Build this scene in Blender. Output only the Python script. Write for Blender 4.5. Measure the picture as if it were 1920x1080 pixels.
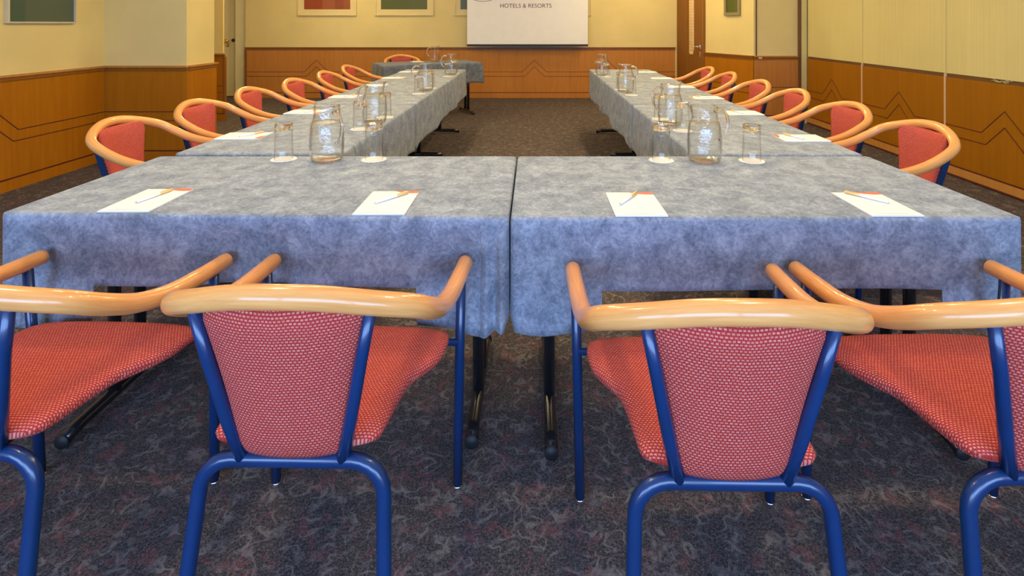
import bpy, bmesh, math, random
from mathutils import Vector, Matrix
random.seed(7)
for o in list(bpy.data.objects):
    bpy.data.objects.remove(o)
scene = bpy.context.scene
C = scene.collection
PI = math.pi

# ------------------------------------------------------------------ camera, world, daylight, exposure
cam_d = bpy.data.cameras.new('camera')
cam = bpy.data.objects.new('camera', cam_d)
C.objects.link(cam)
cam.location = (0, 0, 1.28)
cam.rotation_euler = (PI / 2, 0, 0)
cam_d.sensor_fit = 'HORIZONTAL'
cam_d.sensor_width = 36
cam_d.lens = 36 * 1020 / 1920
cam_d.shift_x = -40 / 1920
cam_d.shift_y = -496 / 1920
cam_d.clip_start = 0.05
scene.camera = cam

world = bpy.data.worlds.new('sky')
scene.world = world
world.use_nodes = True
bg = world.node_tree.nodes['Background']
bg.inputs['Color'].default_value = (0.55, 0.74, 1.0, 1)
bg.inputs['Strength'].default_value = 1.0

WARM = (1.0, 0.79, 0.42)
LAMP_STRENGTH = 152.0
DAYLIGHT = 290.0
day_d = bpy.data.lights.new('daylight', 'AREA')
day_d.shape = 'RECTANGLE'
day_d.size, day_d.size_y = 5.4, 1.0
day_d.energy = DAYLIGHT
day_d.color = (0.29, 0.51, 1.0)
day = bpy.data.objects.new('daylight', day_d)
C.objects.link(day)
day.location = (-0.2, -1.47, 1.20)
day.rotation_euler = (PI / 2, 0, 0)      # shines towards +Y, in through the window band behind the camera

scene.view_settings.view_transform = 'Standard'
scene.view_settings.look = 'None'
scene.view_settings.exposure = 0.0
scene.view_settings.gamma = 1.0
scene.view_settings.use_curve_mapping = False
scene.cycles.max_bounces = 14
scene.cycles.transparent_max_bounces = 40
scene.cycles.transmission_bounces = 14
scene.cycles.sample_clamp_indirect = 6.0
scene.cycles.use_denoising = True

# ------------------------------------------------------------------ materials
def new_mat(name):
    m = bpy.data.materials.new(name)
    m.use_nodes = True
    nt = m.node_tree
    return m, nt, nt.nodes['Principled BSDF']

def N(nt, typ, **kw):
    n = nt.nodes.new(typ)
    for k, v in kw.items():
        if k in n.inputs:
            n.inputs[k].default_value = v
        else:
            setattr(n, k, v)
    return n

def link(nt, a, b):
    nt.links.new(a, b)

def coords(nt, kind='Object', scale=(1, 1, 1)):
    tc = N(nt, 'ShaderNodeTexCoord')
    mp = N(nt, 'ShaderNodeMapping')
    mp.inputs['Scale'].default_value = scale
    link(nt, tc.outputs[kind], mp.inputs['Vector'])
    return mp.outputs['Vector']

def noise(nt, vec, scale, detail=4, rough=0.55, dist=0.0):
    n = N(nt, 'ShaderNodeTexNoise')
    n.inputs['Scale'].default_value = scale
    n.inputs['Detail'].default_value = detail
    n.inputs['Roughness'].default_value = rough
    n.inputs['Distortion'].default_value = dist
    link(nt, vec, n.inputs['Vector'])
    return n.outputs['Fac']

def ramp(nt, fac, stops):
    r = N(nt, 'ShaderNodeValToRGB')
    els = r.color_ramp.elements
    while len(els) < len(stops):
        els.new(0.5)
    for e, (p, c) in zip(els, stops):
        e.position = p
        e.color = (*c, 1) if len(c) == 3 else c
    link(nt, fac, r.inputs['Fac'])
    return r.outputs['Color']

def mixc(nt, fac, a, b, mode='MIX'):
    n = N(nt, 'ShaderNodeMix', data_type='RGBA', blend_type=mode)
    for sock, v in ((n.inputs[0], fac), (n.inputs[6], a), (n.inputs[7], b)):
        if isinstance(v, bpy.types.NodeSocket):
            link(nt, v, sock)
        elif isinstance(v, tuple):
            sock.default_value = (*v, 1)
        else:
            sock.default_value = v
    return n.outputs[2]

def mathn(nt, op, a, b=None, clamp=False):
    n = N(nt, 'ShaderNodeMath', operation=op, use_clamp=clamp)
    for i, v in enumerate((a, b)):
        if v is None:
            continue
        if isinstance(v, bpy.types.NodeSocket):
            link(nt, v, n.inputs[i])
        else:
            n.inputs[i].default_value = v
    return n.outputs[0]

def bump(nt, bsdf, height, strength, dist=0.01):
    b = N(nt, 'ShaderNodeBump')
    b.inputs['Strength'].default_value = strength
    b.inputs['Distance'].default_value = dist
    link(nt, height, b.inputs['Height'])
    link(nt, b.outputs['Normal'], bsdf.inputs['Normal'])

def mat_plain(name, col, rough=0.5, metal=0.0, coat=0.0, var=0.06, vscale=8):
    m, nt, b = new_mat(name)
    v = coords(nt)
    n = noise(nt, v, vscale, 3)
    lo = tuple(max(0, c * (1 - var)) for c in col)
    hi = tuple(min(1, c * (1 + var)) for c in col)
    link(nt, ramp(nt, n, [(0.3, lo), (0.7, hi)]), b.inputs['Base Color'])
    b.inputs['Roughness'].default_value = rough
    b.inputs['Metallic'].default_value = metal
    b.inputs['Coat Weight'].default_value = coat
    b.inputs['Coat Roughness'].default_value = 0.08
    return m

def mat_wall(name, col, ribs=0.0):
    m, nt, b = new_mat(name)
    v = coords(nt)
    n = noise(nt, v, 2.2, 3)
    c0 = tuple(c * 0.95 for c in col)
    c1 = tuple(min(1, c * 1.04) for c in col)
    col_out = ramp(nt, n, [(0.3, c0), (0.7, c1)])
    if ribs:
        st = noise(nt, coords(nt, 'Object', (120, 120, 1.2)), 1.0, 3)
        col_out = mixc(nt, 0.35, col_out, ramp(nt, st, [(0.35, tuple(c * 0.82 for c in col)), (0.65, c1)]))
    link(nt, col_out, b.inputs['Base Color'])
    b.inputs['Roughness'].default_value = 0.75
    fine = noise(nt, v, 260, 2)
    bump(nt, b, fine, 0.12, 0.002)
    return m

def mat_wood_panel(name, dark, light, rough=0.6, scale=(14, 14, 0.9)):
    m, nt, b = new_mat(name)
    big = noise(nt, coords(nt, 'Object', (1.3, 1.3, 0.35)), 1.5, 2)
    st = noise(nt, coords(nt, 'Object', scale), 2.2, 6, 0.6, 0.3)
    fine = noise(nt, coords(nt, 'Object', (90, 90, 3)), 2.0, 3)
    f = mathn(nt, 'ADD', mathn(nt, 'MULTIPLY', st, 0.55), mathn(nt, 'ADD', mathn(nt, 'MULTIPLY', big, 0.3), mathn(nt, 'MULTIPLY', fine, 0.15)))
    link(nt, ramp(nt, f, [(0.25, dark), (0.75, light)]), b.inputs['Base Color'])
    b.inputs['Roughness'].default_value = rough
    b.inputs['Specular IOR Level'].default_value = 0.15
    bump(nt, b, fine, 0.04, 0.002)
    return m

def mat_arm_wood():
    m, nt, b = new_mat('lacquered_beech')
    v = coords(nt, 'UV', (6, 60, 1))
    st = noise(nt, v, 1.6, 5, 0.6, 0.4)
    big = noise(nt, coords(nt, 'UV', (2, 3, 1)), 1.3, 2)
    f = mathn(nt, 'ADD', mathn(nt, 'MULTIPLY', st, 0.6), mathn(nt, 'MULTIPLY', big, 0.4))
    link(nt, ramp(nt, f, [(0.3, (0.68, 0.270, 0.066)), (0.7, (0.90, 0.42, 0.125))]), b.inputs['Base Color'])
    b.inputs['Roughness'].default_value = 0.28
    b.inputs['Specular IOR Level'].default_value = 0.3
    b.inputs['Coat Weight'].default_value = 0.45
    b.inputs['Coat Roughness'].default_value = 0.06
    return m

def mat_weave():
    m, nt, b = new_mat('dotted_upholstery')
    tc = N(nt, 'ShaderNodeTexCoord')
    wob = N(nt, 'ShaderNodeTexNoise')
    wob.inputs['Scale'].default_value = 12
    link(nt, tc.outputs['UV'], wob.inputs['Vector'])
    add = N(nt, 'ShaderNodeMixRGB', blend_type='LINEAR_LIGHT')
    add.inputs[0].default_value = 0.004
    link(nt, tc.outputs['UV'], add.inputs[1])
    link(nt, wob.outputs['Color'], add.inputs[2])
    br = N(nt, 'ShaderNodeTexBrick')
    br.offset = 0.5
    br.inputs['Color1'].default_value = (1, 1, 1, 1)
    br.inputs['Color2'].default_value = (0.62, 0.62, 0.62, 1)
    br.inputs['Mortar'].default_value = (0, 0, 0, 1)
    br.inputs['Scale'].default_value = 1.0
    br.inputs['Brick Width'].default_value = 0.0078
    br.inputs['Row Height'].default_value = 0.0058
    br.inputs['Mortar Size'].default_value = 0.0020
    br.inputs['Mortar Smooth'].default_value = 0.5
    link(nt, add.outputs[0], br.inputs['Vector'])
    n = noise(nt, coords(nt, 'UV', (1, 1, 1)), 380, 2)
    big = noise(nt, coords(nt, 'UV', (1, 1, 1)), 14, 3)
    base = ramp(nt, n, [(0.3, (0.24, 0.013, 0.010)), (0.7, (0.56, 0.058, 0.027))])
    base = mixc(nt, mathn(nt, 'MULTIPLY', big, 0.35), base, (0.28, 0.02, 0.04))
    fac = mathn(nt, 'MULTIPLY', br.outputs['Color'], 0.50)
    link(nt, mixc(nt, fac, base, (0.95, 0.47, 0.36)), b.inputs['Base Color'])
    b.inputs['Roughness'].default_value = 0.9
    b.inputs['Specular IOR Level'].default_value = 0.15
    bump(nt, b, br.outputs['Color'], 0.35, 0.0015)
    return m

def mat_cloth(name='mottled_suede_cloth', k=1.0):
    m, nt, b = new_mat(name)
    v = coords(nt)
    warp = N(nt, 'ShaderNodeTexNoise')
    warp.inputs['Scale'].default_value = 9
    link(nt, v, warp.inputs['Vector'])
    add = N(nt, 'ShaderNodeMixRGB', blend_type='LINEAR_LIGHT')
    add.inputs[0].default_value = 0.03
    link(nt, v, add.inputs[1])
    link(nt, warp.outputs['Color'], add.inputs[2])
    a = noise(nt, add.outputs[0], 14, 9, 0.74, 0.2)
    c = noise(nt, add.outputs[0], 95, 7, 0.72, 0.3)
    f = mathn(nt, 'ADD', mathn(nt, 'MULTIPLY', a, 0.56), mathn(nt, 'MULTIPLY', c, 0.44))
    stops = [(0.37, (0.115, 0.132, 0.165)), (0.49, (0.235, 0.260, 0.300)), (0.62, (0.41, 0.44, 0.48))]
    link(nt, ramp(nt, f, [(p, tuple(x * k for x in q)) for p, q in stops]), b.inputs['Base Color'])
    b.inputs['Roughness'].default_value = 0.85
    b.inputs['Specular IOR Level'].default_value = 0.2
    b.inputs['Sheen Weight'].default_value = 0.15
    b.inputs['Sheen Roughness'].default_value = 0.4
    wr = noise(nt, coords(nt, 'Object', (1, 1, 1)), 5, 3, 0.5, 1.0)
    bump(nt, b, mathn(nt, 'ADD', wr, mathn(nt, 'MULTIPLY', f, 0.15)), 0.25, 0.012)
    return m

def mat_carpet():
    m, nt, b = new_mat('patterned_carpet')
    v = coords(nt)
    g = noise(nt, v, 420, 2, 0.6)
    g2 = noise(nt, v, 150, 3, 0.6)
    base = ramp(nt, mathn(nt, 'ADD', mathn(nt, 'MULTIPLY', g, 0.55), mathn(nt, 'MULTIPLY', g2, 0.45)),
                [(0.36, (0.010, 0.010, 0.013)), (0.5, (0.066, 0.056, 0.055)), (0.64, (0.22, 0.18, 0.155))])
    def squiggle(scale, dist, width, off):
        mp = N(nt, 'ShaderNodeMapping')
        mp.inputs['Location'].default_value = off
        link(nt, v, mp.inputs['Vector'])
        n = noise(nt, mp.outputs['Vector'], scale, 1.5, 0.5, dist)
        d = mathn(nt, 'ABSOLUTE', mathn(nt, 'SUBTRACT', n, 0.5))
        line = mathn(nt, 'SUBTRACT', 1.0, mathn(nt, 'DIVIDE', d, width), clamp=True)
        mask = noise(nt, mp.outputs['Vector'], scale * 0.8, 2)
        mk = mathn(nt, 'MULTIPLY', mathn(nt, 'SUBTRACT', mask, 0.47), 9.0, clamp=True)
        return mathn(nt, 'MULTIPLY', mathn(nt, 'MULTIPLY', line, mk), mathn(nt, 'MULTIPLY', g, 1.5), clamp=True)
    s1 = squiggle(19, 0.5, 0.055, (0, 0, 0))
    s2 = squiggle(15, 0.7, 0.065, (5.3, 2.1, 0))
    s3 = squiggle(25, 0.4, 0.06, (1.7, 8.4, 0))
    c = mixc(nt, mathn(nt, 'MULTIPLY', s1, 0.65), base, (0.36, 0.30, 0.25))
    c = mixc(nt, mathn(nt, 'MULTIPLY', s2, 0.45), c, (0.34, 0.10, 0.09))
    c = mixc(nt, mathn(nt, 'MULTIPLY', s3, 0.5), c, (0.27, 0.24, 0.23))
    link(nt, c, b.inputs['Base Color'])
    b.inputs['Roughness'].default_value = 1.0
    b.inputs['Specular IOR Level'].default_value = 0.1
    bump(nt, b, g, 0.5, 0.004)
    return m

def mat_clear(name, tint=(0.995, 0.995, 0.99), ripple=0.0, rscale=90, ior=1.5):
    """thin clear glass: see-through with fresnel reflections"""
    m = bpy.data.materials.new(name)
    m.use_nodes = True
    nt = m.node_tree
    nt.nodes.remove(nt.nodes['Principled BSDF'])
    out = nt.nodes['Material Output']
    tr = N(nt, 'ShaderNodeBsdfTransparent')
    tr.inputs['Color'].default_value = (*tint, 1)
    gl = N(nt, 'ShaderNodeBsdfGlossy')
    gl.inputs['Roughness'].default_value = 0.02
    lw = N(nt, 'ShaderNodeLayerWeight')       # Schlick fresnel, the same from both sides of the wall
    lw.inputs['Blend'].default_value = 0.5
    f0 = ((ior - 1) / (ior + 1)) ** 2
    fr = mathn(nt, 'ADD', f0, mathn(nt, 'MULTIPLY', 1 - f0, mathn(nt, 'POWER', lw.outputs['Facing'], 4.0)))
    if ripple:
        b = N(nt, 'ShaderNodeBump')
        b.inputs['Strength'].default_value = ripple
        b.inputs['Distance'].default_value = 0.004
        link(nt, noise(nt, coords(nt), rscale, 2, 0.5, 0.5), b.inputs['Height'])
        link(nt, b.outputs['Normal'], gl.inputs['Normal'])
        link(nt, b.outputs['Normal'], lw.inputs['Normal'])
    mx = N(nt, 'ShaderNodeMixShader')
    link(nt, fr, mx.inputs[0])
    link(nt, tr.outputs[0], mx.inputs[1])
    link(nt, gl.outputs[0], mx.inputs[2])
    link(nt, mx.outputs[0], out.inputs['Surface'])
    return m

def mat_solid_glass(name, ior, ripple=0.0, rscale=60, col=(1, 1, 0.98)):
    m = bpy.data.materials.new(name)
    m.use_nodes = True
    nt = m.node_tree
    nt.nodes.remove(nt.nodes['Principled BSDF'])
    out = nt.nodes['Material Output']
    g = N(nt, 'ShaderNodeBsdfGlass')
    g.inputs['IOR'].default_value = ior
    g.inputs['Roughness'].default_value = 0.0
    g.inputs['Color'].default_value = (*col, 1)
    if ripple:
        b = N(nt, 'ShaderNodeBump')
        b.inputs['Strength'].default_value = ripple
        b.inputs['Distance'].default_value = 0.004
        link(nt, noise(nt, coords(nt), rscale, 2, 0.5, 0.5), b.inputs['Height'])
        link(nt, b.outputs['Normal'], g.inputs['Normal'])
    link(nt, g.outputs[0], out.inputs['Surface'])
    return m

def mat_emit(name, col, strength):
    m, nt, b = new_mat(name)
    n = noise(nt, coords(nt), 5, 1)
    link(nt, ramp(nt, n, [(0.0, col), (1.0, col)]), b.inputs['Base Color'])
    b.inputs['Emission Color'].default_value = (*col, 1)
    b.inputs['Emission Strength'].default_value = strength
    return m

def mat_art(name, stops, axis=(1, 0, 0)):
    """vertical bands of flat colour"""
    m, nt, b = new_mat(name)
    tc = N(nt, 'ShaderNodeTexCoord')
    sep = N(nt, 'ShaderNodeSeparateXYZ')
    link(nt, tc.outputs['UV'], sep.inputs[0])
    r = N(nt, 'ShaderNodeValToRGB')
    r.color_ramp.interpolation = 'CONSTANT'
    els = r.color_ramp.elements
    while len(els) < len(stops):
        els.new(0.5)
    for e, (p, c) in zip(els, stops):
        e.position = p
        e.color = (*c, 1)
    link(nt, sep.outputs[0], r.inputs['Fac'])
    n = noise(nt, coords(nt, 'UV', (9, 2, 1)), 3, 3)
    link(nt, mixc(nt, mathn(nt, 'MULTIPLY', n, 0.35), r.outputs['Color'], tuple(c * 0.8 for c in stops[0][1])), b.inputs['Base Color'])
    b.inputs['Roughness'].default_value = 0.45
    return m

M = {}
M['wall'] = mat_wall('cream_wall_paint', (0.74, 0.58, 0.225))
M['panel_wall'] = mat_wall('ribbed_cream_vinyl', (0.66, 0.55, 0.215), ribs=1)
M['ceiling'] = mat_wall('white_ceiling_paint', (0.82, 0.80, 0.74))
M['wain'] = mat_wood_panel('honey_oak_veneer', (0.33, 0.105, 0.002), (0.46, 0.165, 0.005))
M['wain_back'] = mat_wood_panel('pinkish_oak_veneer', (0.40, 0.145, 0.020), (0.58, 0.245, 0.055))
M['wain_part'] = mat_wood_panel('shaded_olive_veneer', (0.26, 0.092, 0.001), (0.36, 0.135, 0.003))  # slightly olive; the right wall's dimmer light is painted into this tone
M['rail'] = mat_wood_panel('brown_rail_wood', (0.20, 0.070, 0.012), (0.30, 0.115, 0.022), 0.3)
M['rail_light'] = mat_wood_panel('light_rail_wood', (0.40, 0.17, 0.03), (0.55, 0.26, 0.06), 0.3)
M['inlay'] = mat_plain('dark_red_inlay', (0.10, 0.014, 0.008), 0.5)
M['dark_strip'] = mat_plain('dark_brown_strip', (0.13, 0.055, 0.012), 0.6)
M['door_wood'] = mat_wood_panel('dark_door_veneer', (0.20, 0.075, 0.012), (0.30, 0.125, 0.022))
M['cream_paint'] = mat_plain('cream_gloss_paint', (0.74, 0.64, 0.33), 0.4, var=0.03)
M['strip_metal'] = mat_plain('beige_edge_metal', (0.66, 0.42, 0.24), 0.4, 0.0)
M['brass'] = mat_plain('polished_brass', (0.75, 0.55, 0.22), 0.22, 1.0)
M['chrome'] = mat_plain('bright_chrome', (0.8, 0.8, 0.78), 0.12, 1.0)
M['black'] = mat_plain('black_gloss_steel', (0.012, 0.012, 0.013), 0.22, coat=0.4)
M['blackrubber'] = mat_plain('black_plastic', (0.015, 0.015, 0.016), 0.6)
M['blue'] = mat_plain('blue_enamel_steel', (0.002, 0.026, 0.095), 0.3, coat=0.3, var=0.12)
M['wood'] = mat_arm_wood()
M['weave'] = mat_weave()
M['cloth'] = mat_cloth()
M['cloth_shaded'] = mat_cloth('shaded_suede_cloth', 0.55)  # same cloth darkened: the shade on the far desk is put into its colour
M['carpet'] = mat_carpet()
M['laminate'] = mat_plain('grey_laminate', (0.35, 0.34, 0.32), 0.5)
M['paper'] = mat_plain('white_paper', (0.80, 0.78, 0.76), 0.8, var=0.01)
M['print'] = mat_plain('grey_print', (0.55, 0.53, 0.52), 0.8)
M['coral'] = mat_plain('coral_print', (0.72, 0.16, 0.08), 0.7)
M['pen_white'] = mat_plain('white_pen_plastic', (0.75, 0.74, 0.78), 0.3)
M['gold'] = mat_plain('gold_pen_metal', (0.80, 0.58, 0.28), 0.35, 0.6)
M['doily'] = mat_plain('white_coaster_paper', (0.84, 0.80, 0.74), 0.85, var=0.02)
M['glass'] = mat_clear('clear_tumbler_glass')
M['jug'] = mat_clear('rippled_jug_glass', ripple=0.8, rscale=60)
M['thick_glass'] = mat_solid_glass('thick_glass', 1.5, ripple=0.3, rscale=110)
M['water'] = mat_clear('still_water', tint=(0.99, 0.995, 0.99), ripple=0.8, rscale=45, ior=1.33)
M['screen'] = mat_plain('white_screen_fabric', (0.86, 0.82, 0.74), 0.8, var=0.02)
M['purple'] = mat_plain('plum_print', (0.16, 0.015, 0.06), 0.7)
M['plum_tint'] = mat_plain('pale_print', (0.80, 0.62, 0.55), 0.7)
M['lamp'] = mat_emit('opal_lamp_glass', WARM, LAMP_STRENGTH)
M['frame_metal'] = mat_plain('pale_picture_frame', (0.62, 0.52, 0.32), 0.35)
M['frame_brown'] = mat_plain('brown_picture_frame', (0.26, 0.21, 0.09), 0.4)
M['mount'] = mat_plain('cream_picture_mount', (0.74, 0.585, 0.25), 0.7, var=0.02)
M['art_left'] = mat_art('green_grey_print', [(0, (0.045, 0.085, 0.05)), (0.24, (0.085, 0.105, 0.062)), (0.9, (0.075, 0.10, 0.07))])
M['art_orange'] = mat_art('rust_print', [(0, (0.30, 0.055, 0.006)), (0.4, (0.34, 0.10, 0.030)), (0.67, (0.27, 0.060, 0.010)), (0.85, (0.32, 0.09, 0.02))])
M['art_green'] = mat_art('olive_print', [(0, (0.085, 0.095, 0.008)), (0.6, (0.098, 0.105, 0.012))])
M['art_teal'] = mat_art('grey_green_print', [(0, (0.09, 0.11, 0.05)), (0.5, (0.11, 0.13, 0.06))])
M['slot_glass'] = mat_plain('frosted_slot_glass', (0.88, 0.68, 0.38), 0.5)
M['pane'] = mat_clear('window_pane')

# ------------------------------------------------------------------ mesh helpers
def mesh_obj(name, verts, faces, mat, parent=None, uvs=None, smooth=False):
    me = bpy.data.meshes.new(name)
    me.from_pydata([tuple(v) for v in verts], [], faces)
    if uvs is not None:
        lay = me.uv_layers.new(name='UVMap')
        for lp in me.loops:
            lay.data[lp.index].uv = uvs[lp.vertex_index]
    if smooth:
        me.polygons.foreach_set('use_smooth', [True] * len(me.polygons))
    me.materials.append(mat)
    me.update()
    o = bpy.data.objects.new(name, me)
    C.objects.link(o)
    if parent:
        o.parent = parent
    return o

def bm_obj(name, bm, mat, parent=None, smooth=False):
    bmesh.ops.recalc_face_normals(bm, faces=bm.faces)
    me = bpy.data.meshes.new(name)
    bm.to_mesh(me)
    bm.free()
    if smooth:
        me.polygons.foreach_set('use_smooth', [True] * len(me.polygons))
    me.materials.append(mat)
    o = bpy.data.objects.new(name, me)
    C.objects.link(o)
    if parent:
        o.parent = parent
    return o

def add_box(bm, x0, x1, y0, y1, z0, z1, bevel=0.0):
    r = bmesh.ops.create_cube(bm, size=1)
    vs = r['verts']
    for v in vs:
        v.co = Vector(((x0 + x1) / 2 + v.co.x * (x1 - x0), (y0 + y1) / 2 + v.co.y * (y1 - y0), (z0 + z1) / 2 + v.co.z * (z1 - z0)))
    if bevel:
        es = {e for v in vs for e in v.link_edges}
        bmesh.ops.bevel(bm, geom=list(es), offset=bevel, segments=2, affect='EDGES', profile=0.6)

def box(name, x0, x1, y0, y1, z0, z1, mat, parent=None, bevel=0.0):
    bm = bmesh.new()
    add_box(bm, x0, x1, y0, y1, z0, z1, bevel)
    return bm_obj(name, bm, mat, parent)

def catmull(P, m=8):
    P = [Vector(p) for p in P]
    Q = [2 * P[0] - P[1]] + P + [2 * P[-1] - P[-2]]
    out = []
    for i in range(1, len(Q) - 2):
        a, b, c, d = Q[i - 1], Q[i], Q[i + 1], Q[i + 2]
        for k in range(m):
            u = k / m
            out.append(0.5 * (2 * b + (c - a) * u + (2 * a - 5 * b + 4 * c - d) * u * u + (3 * b - a - 3 * c + d) * u ** 3))
    out.append(P[-1])
    return out

def tube_data(pts, rad, seg=12, round_ends=0):
    """swept tube; rad is a number or a function of 0..1"""
    pts = [Vector(p) for p in pts]
    rf = rad if callable(rad) else (lambda t: rad)
    L = [0.0]
    for a, b in zip(pts, pts[1:]):
        L.append(L[-1] + (b - a).length)
    tot = L[-1]
    tang = []
    for i in range(len(pts)):
        a = pts[max(i - 1, 0)]
        b = pts[min(i + 1, len(pts) - 1)]
        tang.append((b - a).normalized())
    ref = Vector((0, 0, 1))
    if abs(tang[0].dot(ref)) > 0.9:
        ref = Vector((1, 0, 0))
    nrm = (ref - tang[0] * ref.dot(tang[0])).normalized()
    rings = []
    for i, p in enumerate(pts):
        if i:
            nrm = (nrm - tang[i] * nrm.dot(tang[i])).normalized()
        bi = tang[i].cross(nrm)
        rings.append((p, nrm.copy(), bi, rf(L[i] / tot), L[i], tang[i]))
    if round_ends:
        s = []
        p, n, b, r, l, t = rings[0]
        for k in range(round_ends, 0, -1):
            a = k / (round_ends + 0.3) * PI / 2
            s.append((p - t * r * 0.28 * math.sin(a), n, b, r * math.cos(a), l, t))
        e = []
        p, n, b, r, l, t = rings[-1]
        for k in range(1, round_ends + 1):
            a = k / (round_ends + 0.3) * PI / 2
            e.append((p + t * r * 0.28 * math.sin(a), n, b, r * math.cos(a), l, t))
        rings = s + rings + e
    V, F, UV = [], [], []
    for p, n, b, r, l, t in rings:
        for k in range(seg):
            a = 2 * PI * k / seg
            V.append(p + n * (r * math.cos(a)) + b * (r * math.sin(a)))
            UV.append((l, min(k, seg - k) / seg * 0.2))
    for i in range(len(rings) - 1):
        for k in range(seg):
            a, b2 = i * seg + k, i * seg + (k + 1) % seg
            F.append((a, b2, b2 + seg, a + seg))
    F.append(tuple(range(seg))[::-1])
    F.append(tuple(range((len(rings) - 1) * seg, len(rings) * seg)))
    return V, F, UV

def tube(name, pts, rad, mat, parent=None, seg=12, round_ends=0):
    V, F, UV = tube_data(pts, rad, seg, round_ends)
    return mesh_obj(name, V, F, mat, parent, UV, smooth=True)

def lathe(name, prof, mat, parent=None, seg=28, wob=None, smooth=True, closed=False):
    """prof: list of (r, z); wob(angle, i) -> (dr, dz)"""
    V, F = [], []
    for i, (r, z) in enumerate(prof):
        for k in range(seg):
            a = 2 * PI * k / seg
            dr, dz = wob(a, i) if wob else (0, 0)
            V.append(((r + dr) * math.cos(a), (r + dr) * math.sin(a), z + dz))
    n = len(prof)
    for i in range(n - 1 + (1 if closed else 0)):
        for k in range(seg):
            a, b = i * seg + k, i * seg + (k + 1) % seg
            c, d = ((i + 1) % n) * seg + (k + 1) % seg, ((i + 1) % n) * seg + k
            F.append((a, b, c, d))
    if not closed:
        F.append(tuple(range(seg))[::-1])
        F.append(tuple(range((n - 1) * seg, n * seg)))
    return mesh_obj(name, V, F, mat, parent, smooth=smooth)

def pad_mesh(name, secs, mat, parent, seg=28, power=3.2):
    """upholstered pad: secs = list of (centre, half_width_vec, half_thick_vec, uv_v)"""
    V, F, UV = [], [], []
    for c, w, t, vv, bow in secs:
        ring = []
        for k in range(seg):
            a = 2 * PI * k / seg
            ca, sa = math.cos(a), math.sin(a)
            x = math.copysign(abs(ca) ** (2 / power), ca) if abs(ca) > 1e-9 else 0.0
            y = math.copysign(abs(sa) ** (2 / power), sa) if abs(sa) > 1e-9 else 0.0
            ring.append((c + w * x + t * y + bow * (x * x), x))
        V += [p for p, x in ring]
        q = seg // 4
        for k in range(seg):
            c0 = q if k <= 2 * q else 3 * q       # middle of the upper or lower face
            st = 1 if k > c0 else -1
            d = sum((ring[m % seg][0] - ring[(m - st) % seg][0]).length for m in range(c0 + st, k + st, st)) if k != c0 else 0.0
            UV.append((math.copysign(d, ring[k][1]), vv))
    n = len(secs)
    for i in range(n - 1):
        for k in range(seg):
            a, b = i * seg + k, i * seg + (k + 1) % seg
            F.append((a, b, b + seg, a + seg))
    F.append(tuple(range(seg))[::-1])
    F.append(tuple(range((n - 1) * seg, n * seg)))
    return mesh_obj(name, V, F, mat, parent, UV, smooth=True)

def ribbon(name, pts, w, t, origin, sdir, ndir, mat, parent):
    """thin proud strip following a polyline (s, z) on a wall"""
    o, s, n = Vector(origin), Vector(sdir).normalized(), Vector(ndir).normalized()
    zv = Vector((0, 0, 1))
    offs = []
    for i in range(len(pts)):
        d0 = Vector(pts[i]) - Vector(pts[max(i - 1, 0)])
        d1 = Vector(pts[min(i + 1, len(pts) - 1)]) - Vector(pts[i])
        d0 = d0.normalized() if d0.length > 1e-6 else d1.normalized()
        d1 = d1.normalized() if d1.length > 1e-6 else d0
        m = Vector((-(d0 + d1).y, (d0 + d1).x)).normalized()
        k = 1 / max(0.35, m.dot(Vector((-d1.y, d1.x))))
        offs.append(m * (w / 2 * k))
    V, F = [], []
    for p, m in zip(pts, offs):
        for sg in (-1, 1):
            for dn in (0, t):
                q = Vector(p) + m * sg
                V.append(o + s * q.x + zv * q.y + n * dn)
    for i in range(len(pts) - 1):
        a, b = i * 4, i * 4 + 4
        F += [(a, b, b + 1, a + 1), (a + 1, b + 1, b + 3, a + 3), (a + 3, b + 3, b + 2, a + 2), (a + 2, b + 2, b, a)]
    F += [(0, 1, 3, 2), (len(V) - 4, len(V) - 2, len(V) - 1, len(V) - 3)]
    return mesh_obj(name, V, F, mat, parent)

def empty(name, loc=(0, 0, 0), rz=0.0):
    o = bpy.data.objects.new(name, None)
    o.empty_display_size = 0.1
    C.objects.link(o)
    o.location = loc
    o.rotation_euler = (0, 0, rz)
    return o

def tag(o, label, cat, group=None):
    o['label'] = label
    o['category'] = cat
    if group:
        o['group'] = group
    return o

def struct(o):
    o['kind'] = 'structure'
    return o

def copy_tree(o, parent=None):
    c = o.copy()
    C.objects.link(c)
    c.parent = parent
    for ch in o.children:
        copy_tree(ch, c)
    return c

# ------------------------------------------------------------------ the room
H = 2.75
YB, YF = 9.37, -1.15            # far wall, wall behind the camera
XL, XR = -4.02, 3.52
struct(box('floor', -6.0, 4.3, YF - 0.2, YB + 0.5, -0.05, 0, M['carpet']))
struct(box('ceiling', -6.0, 4.3, YF - 0.2, YB + 0.5, H, H + 0.06, M['ceiling']))

ZR = 0.885                       # top of the dado rail
def chevron(c, hw, z, zp):
    return [(c - hw, z), (c, zp), (c + hw, z)]

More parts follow.
